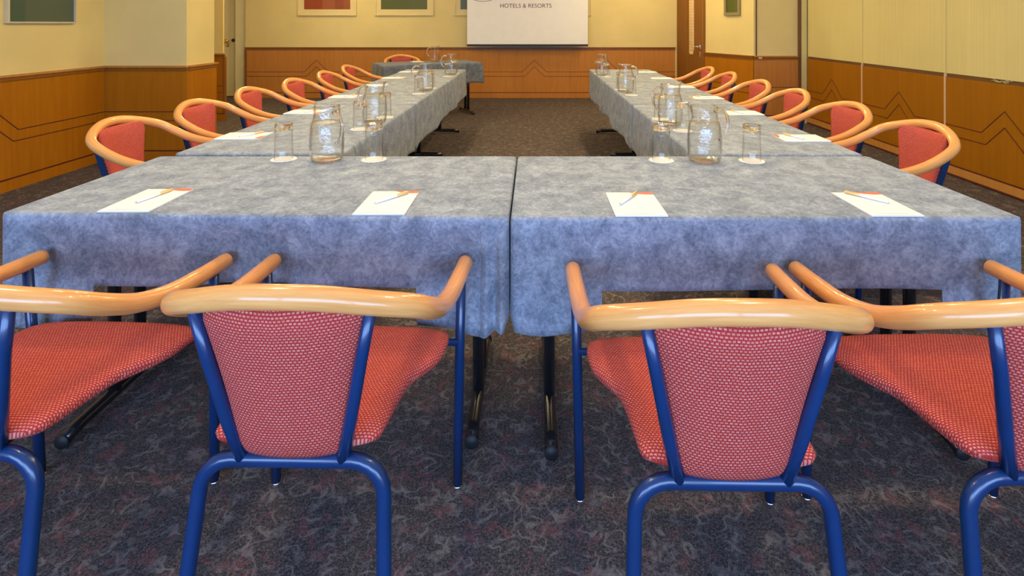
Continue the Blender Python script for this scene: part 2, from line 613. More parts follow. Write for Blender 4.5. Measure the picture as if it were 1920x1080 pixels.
def dado(parent, origin, sdir, ndir, s0, s1, peaks, wain, ztop=ZR, zl=(0.455, 0.372), zp=(0.648, 0.525), ends=False, skirt=True, rail2=True, panels=None):
    """wainscot, rail, baseboard and inlaid lines along a wall face"""
    o, s, n = Vector(origin), Vector(sdir).normalized(), Vector(ndir).normalized()
    def slab(name, a, b, z0, z1, d0, d1, mat):
        V = [o + s * x + n * d + Vector((0, 0, z)) for x in (a, b) for d in (d0, d1) for z in (z0, z1)]
        F = [(0, 1, 3, 2), (4, 6, 7, 5), (0, 4, 5, 1), (2, 3, 7, 6), (0, 2, 6, 4), (1, 5, 7, 3)]
        return mesh_obj(name, V, F, mat, parent)
    cuts = panels or [s0, s1]
    for a, b in zip(cuts, cuts[1:]):
        slab('wainscot_panel', a + 0.001, b - 0.001, 0.0, ztop - 0.03, 0.0, 0.014, wain)
    slab('dado_rail', s0, s1, ztop - 0.045, ztop - 0.016, 0.0, 0.024, M['rail'])
    slab('dado_rail', s0, s1, ztop - 0.016, ztop, 0.0, 0.034, M['rail_light'] if rail2 else M['rail'])
    slab('baseboard', s0, s1, 0.0, 0.085, 0.014, 0.022, wain)
    slab('inlay_line', s0, s1, 0.085, 0.097, 0.014, 0.020, M['inlay'])
    for z, p, hw in ((zl[0], zp[0], 0.212), (zl[1], zp[1], 0.172)):
        pts = [(s0, z)]
        for c in peaks:
            if c - hw > s0 + 0.01 and c + hw < s1 - 0.01:
                pts += chevron(c, hw, z, p)
        pts.append((s1, z))
        pts.sort(key=lambda q: q[0])
        ribbon('inlay_line', pts, 0.0075, 0.0155, o, s, n, M['inlay'], parent)

# left wall, pillar and stub wall
wl = struct(box('wall_left', XL - 0.15, XL, YF, 5.1, 0, H, M['wall']))
dado(wl, (XL, 0, 0), (0, 1, 0), (1, 0, 0), YF, 5.085, [4.02 - 1.25 * k for k in range(4)], M['wain'])
wp = struct(box('wall_pillar', XL - 0.15, -3.25, 5.1, 5.54, 0, H, M['wall']))
dado(wp, (0, 5.1, 0), (1, 0, 0), (0, -1, 0), XL + 0.014, -3.25 + 0.014, [], M['wain'])
dado(wp, (-3.25, 0, 0), (0, 1, 0), (1, 0, 0), 5.1, 5.56, [], M['wain'])
ws = struct(box('wall_stub', -4.9, -4.10, 7.19, 7.215, 0, H, M['wall']))
dado(ws, (0, 7.19, 0), (1, 0, 0), (0, -1, 0), -4.9, -4.07, [], M['wain'])
box('end_post', -4.095, -4.068, 7.171, 7.216, 0, ZR - 0.046, M['rail'], ws)
struct(box('wall_recess', XL - 0.95, XL - 0.80, 5.1, 7.19, 0, H, M['wall']))
struct(box('wall_alcove', -5.9, -5.75, 7.0, YB + 0.4, 0, H, M['wall']))

# far wall
wb = struct(box('wall_back', -4.96, 2.9, YB, YB + 0.15, 0, H, M['wall']))
dado(wb, (0, YB, 0), (1, 0, 0), (0, -1, 0), -4.96, 2.44, [-3.73 + 1.25 * k for k in range(5)], M['wain_back'], ztop=0.872,
     zl=(0.447, 0.371), zp=(0.651, 0.536), rail2=False, panels=[-4.93, -3.1, -1.86, -0.60, 0.64, 1.9, 2.44])
box('end_post', -4.965, -4.93, YB - 0.023, YB - 0.001, 0, 0.872 - 0.046, M['rail'], wb)

# cream door beside the far wall, in the alcove
d1 = struct(empty('door_1', (-5.3, YB + 0.22, 0)))
box('casing', -5.165 + 5.3, -4.96 + 5.3, -0.16, 0.0, 0, 2.15, M['cream_paint'], d1)
box('casing', -5.752 + 5.3, -4.96 + 5.3, -0.05, 0.1, 2.15, H, M['cream_paint'], d1)
leaf = box('door_leaf', -5.75 + 5.3, -5.165 + 5.3, -0.04, 0.02, 0.01, 2.14, M['cream_paint'], d1)
box('moulding', -5.335 + 5.3, -5.318 + 5.3, -0.052, -0.04, 0.01, 2.13, M['cream_paint'], leaf)
box('moulding', -5.19 + 5.3, -5.176 + 5.3, -0.052, -0.04, 0.01, 2.13, M['cream_paint'], leaf)
kn = tube('door_knob', [(-0.062, -0.04, 0.975), (-0.062, -0.075, 0.975), (-0.062, -0.10, 0.975)], lambda t: 0.018 + 0.02 * t, M['brass'], leaf, 14, 2)
lathe_o = lathe('escutcheon', [(0.030, 0), (0.034, 0.004), (0.030, 0.012)], M['brass'], leaf, 18)
lathe_o.rotation_euler = (PI / 2, 0, 0)
lathe_o.location = (-0.058, -0.04, 0.90)
lk = lathe('lock_cylinder', [(0.026, 0), (0.030, 0.01), (0.022, 0.03)], M['blackrubber'], leaf, 18)
lk.rotation_euler = (PI / 2, 0, 0)
lk.location = (0.036, -0.04, 0.985)

# right-hand side: side wall with wooden door, splayed wall, short wall, folding partition
wd = struct(box('wall_doorway', 2.50, 2.65, 7.9, YB, 0, H, M['wall']))
d2 = struct(empty('door_2', (2.50, 8.3, 0)))
box('jamb', -0.035, 0.0, 8.72 - 8.3, YB - 0.03 - 8.3, 0, H - 0.01, M['door_wood'], d2)
box('jamb', -0.03, 0.0, 7.9 - 8.3, 7.96 - 8.3, 0, H - 0.01, M['rail'], d2)
leaf = box('door_leaf', -0.022, 0.0, 7.96 - 8.3, 8.72 - 8.3, 0.008, 2.10, M['door_wood'], d2)
sg = [(0.33, 0.83), (0.33, 1.95), (0.10, 1.95), (0.10, 0.88), (0.145, 0.80), (0.30, 0.80)]
V = [(-0.030, y, z) for y, z in sg] + [(-0.022, y, z) for y, z in sg]
F = [tuple(range(6)), tuple(range(6, 12))[::-1]] + [(i, (i + 1) % 6, (i + 1) % 6 + 6, i + 6) for i in range(6)]
slot = mesh_obj('glass_slot', V, F, M['slot_glass'], leaf)
for k in range(23):
    z = 0.86 + k * 0.046
    box('glazing_wire', -0.032, -0.030, 0.105, 0.325, z, z + 0.004, M['rail_light'], slot)
for k in range(5):
    y = 0.14 + k * 0.04
    box('glazing_wire', -0.032, -0.030, y, y + 0.003, 0.84, 1.94, M['rail_light'], slot)
tube('door_handle', [(-0.022, -0.21, 0.93), (-0.07, -0.21, 0.93), (-0.075, -0.15, 0.93), (-0.07, -0.09, 0.93)], 0.010, M['chrome'], leaf, 10, 2)
box('lock_plate', -0.028, -0.022, -0.24, -0.18, 0.78, 0.86, M['chrome'], leaf, 0.003)
box('lock_plate', -0.028, -0.022, -0.24, -0.18, 0.90, 0.96, M['chrome'], leaf, 0.003)

A, B = Vector((2.85, 7.04, 0)), Vector((2.50, 7.90, 0))
sd = (B - A).normalized()
nd = Vector((-sd.y, sd.x, 0))
if nd.y > 0:
    nd = -nd
V = []
for p in (A, B):
    for q in (p, p - nd * 0.12):
        V += [q, q + Vector((0, 0, H))]
wsp = struct(mesh_obj('wall_splay', V, [(0, 1, 3, 2), (4, 6, 7, 5), (0, 4, 5, 1), (2, 3, 7, 6), (0, 2, 6, 4), (1, 5, 7, 3)], M['wall']))
dado(wsp, A, sd, nd, -0.01, (B - A).length, [], M['wain'], ztop=0.862, rail2=False)
wsh = struct(box('wall_short', 2.85, XR + 0.15, 7.04, 7.19, 0, H, M['wall']))
dado(wsh, (0, 7.04, 0), (1, 0, 0), (0, -1, 0), 2.85, XR - 0.08, [], M['wain_back'], ztop=0.862, rail2=True)
box('corner_strip', 2.875, 2.890, 7.030, 7.04, 0.86, H, M['dark_strip'], wsh)
box('latch', 2.90, 2.945, 6.995, 7.012, 0.822, 0.845, M['strip_metal'], wsh, 0.003)
box('jamb', XR - 0.10, XR - 0.08, 6.98, 7.04, 0, H, M['dark_strip'], wsh)
box('jamb', XR - 0.08, XR - 0.01, 6.98, 7.04, 0, H, M['panel_wall'], wsh)

wr = struct(box('wall_right', XR + 0.012, XR + 0.15, YF, 7.19, 0, H, M['wall']))
seams = [7.0, 5.82, 4.645, 3.47, 2.295, 1.12, -0.055, YF]
for a, b in zip(seams, seams[1:]):
    y0, y1 = b + 0.009, a - 0.009
    if a == 7.0:
        y1 = 6.975
    pn = box('partition_panel', XR, XR + 0.02, y0, y1, 0.858, H - 0.02, M['panel_wall'], wr)
    wn = box('partition_wainscot', XR - 0.004, XR + 0.02, y0, y1, 0.012, 0.825, M['wain_part'], wr)
    box('recess_strip', XR + 0.006, XR + 0.02, y0, y1, 0.825, 0.858, M['dark_strip'], wr)
    box('baseboard', XR - 0.010, XR - 0.004, y0, y1, 0.02, 0.085, M['rail_light'], wn)
    box('inlay_line', XR - 0.009, XR - 0.004, y0, y1, 0.085, 0.097, M['inlay'], wn)
    box('inlay_line', XR - 0.011, XR - 0.004, y0, y1, 0.006, 0.02, M['inlay'], wn)
    c = (a + b) / 2
    for z, p, hw in ((0.425, 0.622, 0.212), (0.338, 0.500, 0.172)):
        ribbon('inlay_line', [(y0, z)] + chevron(c, hw, z, p) + [(y1, z)], 0.0075, 0.0055, (XR, 0, 0), (0, 1, 0), (-1, 0, 0), M['inlay'], wn)
    if b > YF:
        box('edge_strip', XR - 0.008, XR + 0.02, b - 0.009, b + 0.009, 0.01, 0.85, M['strip_metal'], wr)
        box('edge_strip', XR - 0.004, XR + 0.02, b - 0.007, b + 0.007, 0.85, H - 0.02, M['panel_wall'], wr)
# torn edge of the covering above the wainscot on the nearest panel in view
V, F = [], []
rr = random.Random(3)
for k in range(22):
    y = 3.98 + rr.random() * 0.17
    z = 0.834 + 0.024 * rr.random()
    dy, dz = 0.015 + rr.random() * 0.035, (rr.random() - 0.5) * 0.018
    i = len(V)
    V += [(XR + 0.004, y, z), (XR - 0.001, y + 0.004, z + 0.004), (XR - 0.005, y + dy, z + dz), (XR + 0.004, y + dy, z + dz + 0.003)]
    F += [(i, i + 1, i + 2), (i + 1, i + 3, i + 2), (i + 3, i, i + 2), (i, i + 3, i + 1)]
mesh_obj('torn_covering', V, F, M['cream_paint'], wr)

# wall behind the camera, with a band of three windows
wf = bmesh.new()
WX0, WX1, WZ0, WZ1 = -3.0, 2.6, 0.62, 1.78
for a in ((XL, WX0, 0, H), (WX1, XR, 0, H), (WX0, WX1, 0, WZ0), (WX0, WX1, WZ1, H)):
    add_box(wf, a[0], a[1], YF - 0.15, YF, a[2], a[3])
struct(bm_obj('wall_front', wf, M['wall']))
ww = (WX1 - WX0) / 3
for k in range(3):
    w = struct(empty('window_%d' % (k + 1), (WX0 + ww * k, YF - 0.08, WZ0)))
    for a in ((0, 0.06, 0, WZ1 - WZ0), (ww - 0.06, ww, 0, WZ1 - WZ0), (0.06, ww - 0.06, 0, 0.06), (0.06, ww - 0.06, WZ1 - WZ0 - 0.06, WZ1 - WZ0)):
        box('window_frame', a[0], a[1], -0.03, 0.03, a[2], a[3], M['cream_paint'], w)
    box('pane', 0.06, ww - 0.06, -0.003, 0.003, 0.06, WZ1 - WZ0 - 0.06, M['pane'], w)

# ceiling lamps (opal domes)
def ceiling_lamp():
    t = empty('ceiling_lamp')
    prof = [(0.115 * math.cos(a), -0.02 - 0.075 * math.sin(a)) for a in [k * PI / 2 / 6 * 0.96 for k in range(7)]]
    lathe('opal_dome', prof, M['lamp'], t, 14)
    lathe('mount_ring', [(0.135, 0.0), (0.135, -0.02), (0.118, -0.026), (0.110, -0.02)], M['chrome'], t, 20)
    return t
lamp0 = ceiling_lamp()
rows = [('front', 1.6), ('second', 3.0), ('third', 4.4), ('fourth', 5.8), ('fifth', 7.0), ('rear', 8.2)]
cols = [('left', -1.2), ('right', 1.05)]
first = True
for rn, y in rows:
    for cn, x in cols:
        l = lamp0 if first else copy_tree(lamp0)
        first = False
        if y > 6.5:                       # the two rear rows spread out towards the side walls
            x = -3.1 if cn == 'left' else 1.7
        l.location = (x, y, H)
        tag(l, 'opal dome ceiling lamp, %s column, %s row over the tables' % (cn, rn), 'ceiling lamp', 'opal ceiling lamps')

# ------------------------------------------------------------------ tables
TH = 0.732
def make_table(w, d):
    """folding table, long side along local x, origin at floor centre"""
    t = empty('folding_table')
    box('table_top', -w / 2 + 0.006, w / 2 - 0.006, -d / 2 + 0.006, d / 2 - 0.006, TH - 0.028, TH, M['laminate'], t, 0.003)
    for sx in (-1, 1):
        x = sx * (w / 2 - 0.11)
        ft = tube('foot_bar', [(x, -d / 2 + 0.065, 0.024), (x, -d / 2 + 0.12, 0.032), (x, 0, 0.036), (x, d / 2 - 0.12, 0.032), (x, d / 2 - 0.065, 0.024)], 0.019, M['black'], t, 14)
        for sy in (-1, 1):
            y = sy * (d / 2 - 0.065)
            tube('end_cap', [(x, y, 0.023), (x, y + sy * 0.006, 0.023)], 0.021, M['blackrubber'], ft, 14)
            tube('post', [(x, sy * 0.06, 0.035), (x, sy * 0.06, TH - 0.03)], 0.019, M['black'], t, 12)
        box('cross_plate', x - 0.022, x + 0.022, -d / 2 + 0.09, d / 2 - 0.09, TH - 0.05, TH - 0.028, M['black'], t)
        tube('brace', [(x - sx * 0.02, 0.0, 0.42), (x - sx * 0.33, 0.0, TH - 0.035)], 0.009, M['black'], t, 8)
    return t

def make_cloth(w, d, skirt, res=0.022):
    """tablecloth; skirt(side, s, L) -> (drop, wave) with side 0 front(-y) 1 right(+x) 2 back(+y) 3 left(-x)"""
    hw, hd, r = w / 2, d / 2, 0.012
    # perimeter points with outward normals
    P = []
    sides = [((-hw, -hd), (1, 0), w, (0, -1)), ((hw, -hd), (0, 1), d, (1, 0)), ((hw, hd), (-1, 0), w, (0, 1)), ((-hw, hd), (0, -1), d, (-1, 0))]
    for si, (o, t, L, n) in enumerate(sides):
        m = max(8, int(L / res))
        ss = [r + (L - 2 * r) * i / m for i in range(m + 1)]
        extra = skirt(si, None, L)
        for e in extra or []:
            ss += [e - 0.0015, e + 0.0015]
        ss.sort()
        for s in ss:
            P.append((o[0] + t[0] * s, o[1] + t[1] * s, n, si, s, L))
    V, F = [], []
    zt = TH + 0.004
    # skirt cross profile: rounded edge then drop
    nv = 15
    n = len(P)
    for (x, y, nn, si, s, L) in P:
        drop, wave = skirt(si, s, L)
        dent = sum(d * math.exp(-((s - c) / 0.075) ** 2) for c, d in getattr(skirt, 'dents', ())) if si == 0 else 0.0
        for j in range(nv):
            if j == 0:
                q, z = -r, zt
            elif j == 1:
                q, z = -r * 0.3, zt - r * 0.15
            elif j == 2:
                q, z = 0.0, zt - r * 0.9
            else:
                k = (j - 2) / (nv - 3)
                z = zt - r - (drop - r) * k
                q = wave * (k ** 1.15 if abs(wave) < 0.012 else k ** 0.6) - dent * math.exp(-((zt - z - 0.13) / 0.11) ** 2) * min(1.0, k * 3)
            V.append((x + nn[0] * q, y + nn[1] * q, z))
    for i in range(n):
        a = i * nv
        b = ((i + 1) % n) * nv
        for j in range(nv - 1):
            F.append((a + j, a + j + 1, b + j + 1, b + j))
    # top: fan from inner grid -> single ngon is fine, it is flat
    F.append(tuple(i * nv for i in range(n)))
    me_o = mesh_obj('tablecloth', V, F, M['cloth'], None, smooth=False)
    for p in me_o.data.polygons[:-1]:
        p.use_smooth = True
    sol = me_o.modifiers.new('thickness', 'SOLIDIFY')
    sol.thickness = 0.0022
    sol.offset = -1
    return me_o

def wavef(seed, amp):
    r = random.Random(seed)
    ks = [(r.uniform(5, 11), r.uniform(0, 6.28), r.uniform(0.3, 1)) for _ in range(3)] + [(r.uniform(16, 30), r.uniform(0, 6.28), r.uniform(0.2, 0.5))]
    tot = sum(k[2] for k in ks)
    return lambda s: amp * (0.55 + 0.9 * sum(a * math.sin(f * s + p) for f, p, a in ks) / tot)

def skirt_front(lf, rf, seed, pleat_left, pleat_right, dents=()):
    """front row cloth: short hem with longer flaps of width lf, rf at both ends of the camera side"""
    wv = wavef(seed, 0.006)
    def f(si, s, L):
        if s is None:
            return [lf, L - rf] + ([L - 0.014 - 0.0055 * k for k in range(20)] if pleat_right else []) if si == 0 else []
        if si == 0:
            if s < lf:
                w = 0.006 + 0.004 * math.sin(s * 30)
                if pleat_left:
                    w += 0.010 * math.exp(-((s - 0.05) / 0.03) ** 2)
                return (0.315 + 0.014 * math.sin(s / lf * PI) - 0.02 * max(0, s / lf - 0.4), w)
            if s > L - rf:
                q = L - s
                w = 0.006 + 0.003 * math.sin(s * 25)
                if pleat_right:
                    w += 0.024 * math.exp(-((q - 0.020) / 0.011) ** 2) - 0.008 * math.exp(-((q - 0.041) / 0.008) ** 2) + 0.017 * math.exp(-((q - 0.064) / 0.014) ** 2)
                    return (0.308 + 0.022 * math.exp(-((q - 0.085) / 0.05) ** 2) - 0.012 * max(0, q / rf - 0.5), w)
                return (0.325 - 0.05 * max(0, q / rf - 0.15) + 0.006 * math.sin(q * 60), w)
            return (0.200 + 0.004 * math.sin(s * 5), 0.003 + wv(s) * 0.4)
        return (0.28, 0.001)
    f.dents = dents
    return f

def skirt_arm(seed, open_side):
    """side row cloth: waves on the inner, visible side, closed sides hang plainly"""
    wv = wavef(seed, 0.020)
    wv2 = wavef(seed + 50, 0.03)
    def f(si, s, L):
        if s is None:
            return []
        if si == open_side:
            e = min(s, L - s)
            k = min(1.0, e / 0.12)
            edge = 0.022 * math.exp(-(e / 0.05) ** 2)
            return (0.285 + wv2(s) * 0.5 + edge, 0.004 + max(-0.002, wv(s)) * k)
        return (0.27, 0.001)
    return f

XA, XB, XC = -1.505, -0.066, 1.377      # front row: outer left, joint, outer right
Y0, Y1 = 1.522, 2.238
W1, W2, D1 = 1.465, XC - XB - 0.004, Y1 - Y0
def put_table(w, d, x, y, rz, label, group):
    t = make_table(w - 0.014, d - 0.014)
    t.location = (x, y, 0)
    t.rotation_euler = (0, 0, rz)
    tag(t, label, 'table', group)
    return t
def put_cloth(w, d, sk, x, y, rz, label, group):
    c = make_cloth(w, d, sk)
    c.location = (x, y, 0)
    c.rotation_euler = (0, 0, rz)
    tag(c, label, 'tablecloth', group)
    return c
GT, GC = 'folding tables set in a U', 'grey-blue tablecloths'
LD = [(0.115, 0.034), (0.655, 0.036), (0.802, 0.030), (1.340, 0.034)]     # where arm rails press into the hanging cloth
put_table(W1, D1 - 0.045, -0.8015, (Y0 + Y1) / 2 + 0.020, 0, 'black-legged folding table at near end, left of centre joint', GT)
lc = put_cloth(W1, D1, skirt_front(0.28, 0.258, 1, False, True, LD), -0.8015, (Y0 + Y1) / 2, 0, 'grey-blue suede cloth on near left table, pleated at the joint', GC)
for v in lc.data.vertices:               # its near edge runs a little askew
    v.co.y += 0.040 * (0.5 - v.co.x / W1) * max(0.0, -v.co.y / (D1 / 2))
put_table(W2, D1, (XB + XC) / 2, (Y0 + Y1) / 2, 0, 'black-legged folding table at near end, right of centre joint', GT)
put_cloth(W2, D1, skirt_front(0.255, 0.232, 2, False, False), (XB + XC) / 2, (Y0 + Y1) / 2, 0, 'grey-blue suede cloth on near right table, smooth at the joint', GC)
LA = 1.4
ordn = ['first', 'second', 'third']
for side, (xo, xi, rz) in (('left', (-1.505, -0.80, -PI / 2)), ('right', (1.372, 0.665, PI / 2))):
    for k in range(3):
        y = (2.272 if side == 'left' else 2.252) + LA * k + LA / 2
        w, d = LA - 0.008, abs(xo - xi)
        put_table(w, d, (xo + xi) / 2, y, rz, 'folding table, %s behind the near row in the %s arm' % (ordn[k], side), GT)
        # local +y faces the room's inner side: for the left arm rotated -90, local +y -> +x
        put_cloth(w, d, skirt_arm(10 + k + (5 if side == 'left' else 0), 2), (xo + xi) / 2, y, rz,
                  'grey cloth on the %s table of the %s arm, hem waved on the inner side' % (ordn[k], side), GC)
DX, DY, DR = -1.47, 7.58, math.radians(27)
put_table(1.38, 0.68, DX, DY, DR, 'folding desk table set askew below the far wall', GT)
def skirt_desk(si, s, L):
    if s is None:
        return []
    wv = 0.010 * math.sin(9 * s) + 0.006 * math.sin(23 * s + 1)
    return (0.29 + 0.015 * math.sin(4 * s), 0.012 + wv)
dc = put_cloth(1.38, 0.68, skirt_desk, DX, DY, DR, 'grey-blue cloth, shade painted in, on the askew desk by the far wall', GC)
dc.data.materials[0] = M['cloth_shaded']

# ------------------------------------------------------------------ chairs
def make_chair():
    t = empty('conference_chair')
    half = [(x, y - 0.262, z) for x, y, z in ((0.0, 0.0, 0.787), (0.082, 0.009, 0.781), (0.170, 0.038, 0.759), (0.238, 0.085, 0.730), (0.257, 0.150, 0.692), (0.261, 0.235, 0.652), (0.264, 0.334, 0.626), (0.267, 0.44, 0.616), (0.270, 0.548, 0.611))]
    pts = [(-x, y, z) for x, y, z in half[:0:-1]] + half
    tube('arm_rail', catmull(pts, 6), lambda u: 0.0205 + 0.0015 * math.sin(u * PI), M['wood'], t, 18, 3)
    for s in (-1, 1):
        fl = tube('front_leg', [(s * 0.252, 0.262, 0.012), (s * 0.259, 0.250, 0.35), (s * 0.266, 0.238, 0.603)], 0.0128, M['blue'], t, 14)
        lathe_g = lathe('glide', [(0.0135, 0.0), (0.0140, 0.003), (0.0140, 0.010), (0.0125, 0.013)], M['chrome'], fl, 14)
        lathe_g.location = (s * 0.252, 0.2625, 0)
        tube('back_upright', [(s * 0.098, -0.180, 0.430), (s * 0.120, -0.196, 0.52), (s * 0.147, -0.216, 0.65), (s * 0.169, -0.226, 0.752)], lambda u: 0.0135 - 0.002 * u, M['blue'], t, 14)
        tube('seat_rail', [(s * 0.070, -0.175, 0.424), (s * 0.080, 0.0, 0.418), (s * 0.100, 0.16, 0.418), (s * 0.110, 0.232, 0.415)], 0.009, M['blue'], t, 10)
    # inverted U of the rear legs
    pth = []
    R = 0.062
    pth.append((-0.198, -0.255, 0.012))
    pth.append((-0.190, -0.215, 0.20))
    for k in range(7):
        a = PI - k / 6 * PI / 2
        pth.append((-0.181 + R + R * math.cos(a), -0.180 - 0.006 * (1 - k / 6), 0.430 - R + R * math.sin(a)))
    pth.append((0, -0.180, 0.430))
    pth += [(-x, y, z) for x, y, z in pth[-2::-1]]
    rf = tube('rear_leg_frame', pth, 0.0142, M['blue'], t, 14)
    for s in (-1, 1):
        g = lathe('glide', [(0.0145, 0.0), (0.0150, 0.003), (0.0150, 0.010), (0.0135, 0.013)], M['chrome'], rf, 14)
        g.location = (s * 0.198, -0.2555, 0)
    tube('front_rail', [(-0.257, 0.240, 0.415), (0.257, 0.240, 0.415)], 0.009, M['blue'], t, 10)
    # seat pad
    def hwid(y):
        k = [(-0.178, 0.150), (-0.16, 0.166), (-0.10, 0.170), (-0.04, 0.174), (0.01, 0.182), (0.05, 0.202), (0.09, 0.225), (0.13, 0.238), (0.19, 0.240), (0.235, 0.232), (0.258, 0.205)]
        for (a, p), (b, q) in zip(k, k[1:]):
            if y <= b:
                u = (y - a) / (b - a)
                return p + (q - p) * u
        return k[-1][1]
    secs = []
    for i in range(27):
        y = -0.178 + 0.436 * i / 26
        e = min(i, 26 - i)
        th = 0.026 * (1 - (1 - min(1, e / 3.0)) ** 2 * 0.75)
        zc = 0.442 + 0.010 * ((y - 0.04) / 0.22) ** 2 - (0.018 * max(0, (y - 0.16) / 0.1) ** 2)
        secs.append((Vector((0, y, zc)), Vector((hwid(y), 0, 0)), Vector((0, 0, th)), y, Vector((0, 0, -0.004 + 0.018 * (1 if y < 0.02 else max(0, 1 - (y - 0.02) / 0.2))))))
    pad_mesh('seat', secs, M['weave'], t)
    # back pad, between the uprights
    secs = []
    for i in range(25):
        u = i / 24
        z = 0.440 + 0.324 * u
        y = -0.176 - 0.046 * u
        w = 0.100 + 0.070 * u - 0.006 * math.sin(u * PI)
        if u > 0.86:
            w *= 1 - 0.20 * ((u - 0.86) / 0.14) ** 2
        e = min(i, 24 - i)
        th = 0.022 * (1 - (1 - min(1, e / 3.0)) ** 2 * 0.7)
        secs.append((Vector((0, y - 0.009 - 0.024 * u, z)), Vector((w, 0, 0)), Vector((0, th, 0.0)), z, Vector((0, 0.013 + 0.030 * u, 0))))
    pad_mesh('backrest', secs, M['weave'], t)
    return t

chair0 = make_chair()
CHG = 'beech-armed conference chairs'
front = [(-1.150, 1.262, -2.5, 'front chair with orange-red seat at the lower left, cut by the picture edge'),
         (-0.466, 1.242, -1.2, 'front chair left of centre, crimson back towards the viewer'),
         (0.372, 1.190, -1.0, 'front chair right of centre, crimson back towards the viewer'),
         (0.990, 1.203, 0.8, 'front chair at the lower right, cut by the picture edge')]
used = False
for x, y, a, lab in front:
    c = copy_tree(chair0) if used else chair0
    used = True
    c.location = (x, y, 0)
    c.rotation_euler = (0, 0, math.radians(a))
    tag(c, lab, 'chair', CHG)
o6 = ['nearest', 'second', 'third', 'fourth', 'fifth', 'farthest']
ysL = [2.75, 3.38, 4.06, 4.70, 5.46, 6.24]
xsL = [-1.865, -1.870, -1.895, -1.850, -1.865, -1.900]
ysR = [2.63, 3.27, 3.95, 4.58, 5.33, 5.98]
xsR = [1.672, 1.682, 1.682, 1.682, 1.690, 1.690]
for k in range(6):
    c = copy_tree(chair0)
    c.location = (xsL[k], ysL[k], 0)
    c.rotation_euler = (0, 0, -PI / 2 + math.radians([2, -1, 2, -2, 1, 0][k]))
    tag(c, '%s chair along the left side, curved beech rail and orange-red pad' % o6[k], 'chair', CHG)
for k in range(6):
    c = copy_tree(chair0)
    c.location = (xsR[k], ysR[k], 0)
    c.rotation_euler = (0, 0, PI / 2 + math.radians([1, 2, -2, 1, -2, 0][k]))
    tag(c, '%s chair along the right side, curved beech rail and orange-red pad' % o6[k], 'chair', CHG)
c = copy_tree(chair0)
dn = Vector((-math.sin(DR), math.cos(DR), 0))
du = Vector((math.cos(DR), math.sin(DR), 0))
cp = Vector((DX, DY, 0)) + dn * 0.675 + du * (-0.16)
c.location = cp
c.rotation_euler = (0, 0, DR + PI)
tag(c, 'lone chair behind the askew desk, backed by the far wall', 'chair', CHG)

# ------------------------------------------------------------------ projection screen
ps = empty('projection_screen', (-0.10, YB - 0.20, 0))
SX0, SX1 = -1.115 + 0.10, 0.917 + 0.10
box('screen_sheet', SX0, SX1, -0.002, 0.002, 0.93, 2.62, M['screen'], ps)
box('bottom_bar', SX0 - 0.004, SX1 + 0.004, -0.016, 0.014, 0.895, 0.93, M['blackrubber'], ps, 0.004)
cs = box('screen_case', SX0 - 0.08, SX1 + 0.08, -0.06, 0.06, 2.60, 2.73, M['cream_paint'], ps, 0.012)
for x in (SX0 - 0.03, SX1 + 0.03):
    box('bracket', x - 0.02, x + 0.02, 0.05, 0.20, 2.64, 2.70, M['cream_paint'], cs)
fc = bpy.data.curves.new('lettering', 'FONT')
fc.body = 'HOTELS & RESORTS'
fc.size = 0.105
fc.extrude = 0.0006
fc.align_x = 'LEFT'
fo = bpy.data.objects.new('lettering_tmp', fc)
C.objects.link(fo)
bpy.context.view_layer.update()
me = bpy.data.meshes.new_from_object(fo.evaluated_get(bpy.context.evaluated_depsgraph_get()))
bpy.data.objects.remove(fo)
xs = [v.co.x for v in me.vertices]
ys = [v.co.y for v in me.vertices]
sx = 0.865 / (max(xs) - min(xs))
sy = 0.070 / (max(ys) - min(ys))
for v in me.vertices:
    v.co = Vector(((v.co.x - min(xs)) * sx, -v.co.z, (v.co.y - min(ys)) * sy))
me.materials.clear()
me.materials.append(M['purple'])
lt = bpy.data.objects.new('lettering', me)
C.objects.link(lt)
lt.parent = ps
lt['kind'] = 'stuff'
SD = YB - 0.20
lt.location = ((938 - 1000) / 1020 * SD + 0.10, -0.0032, 1.28 + (44 - 14.6) / 1020 * SD)
# oval emblem, of which the photo shows the lower rim
ec = Vector(((905.5 - 1000) / 1020 * SD + 0.10, -0.0034, 1.28 + (44 + 9.5) / 1020 * SD))
V, F = [], []
for k in range(48):
    a = 2 * PI * k / 48
    for r, d in ((1.0, 0), (0.955, 0), (1.0, 0.0012), (0.955, 0.0012)):
        V.append((0.255 * r * math.cos(a), d, 0.112 * (r if r == 1.0 else 0.93) * math.sin(a)))
for k in range(48):
    a, b = k * 4, ((k + 1) % 48) * 4
    F += [(a, b, b + 1, a + 1), (a + 2, a + 3, b + 3, b + 2), (a, a + 2, b + 2, b), (a + 1, b + 1, b + 3, a + 3)]
em = mesh_obj('oval_emblem', V, F, M['purple'], ps)
em.location = ec
tag(ps, 'white pull-down projection screen with HOTELS & RESORTS lettering before the far wall', 'screen')

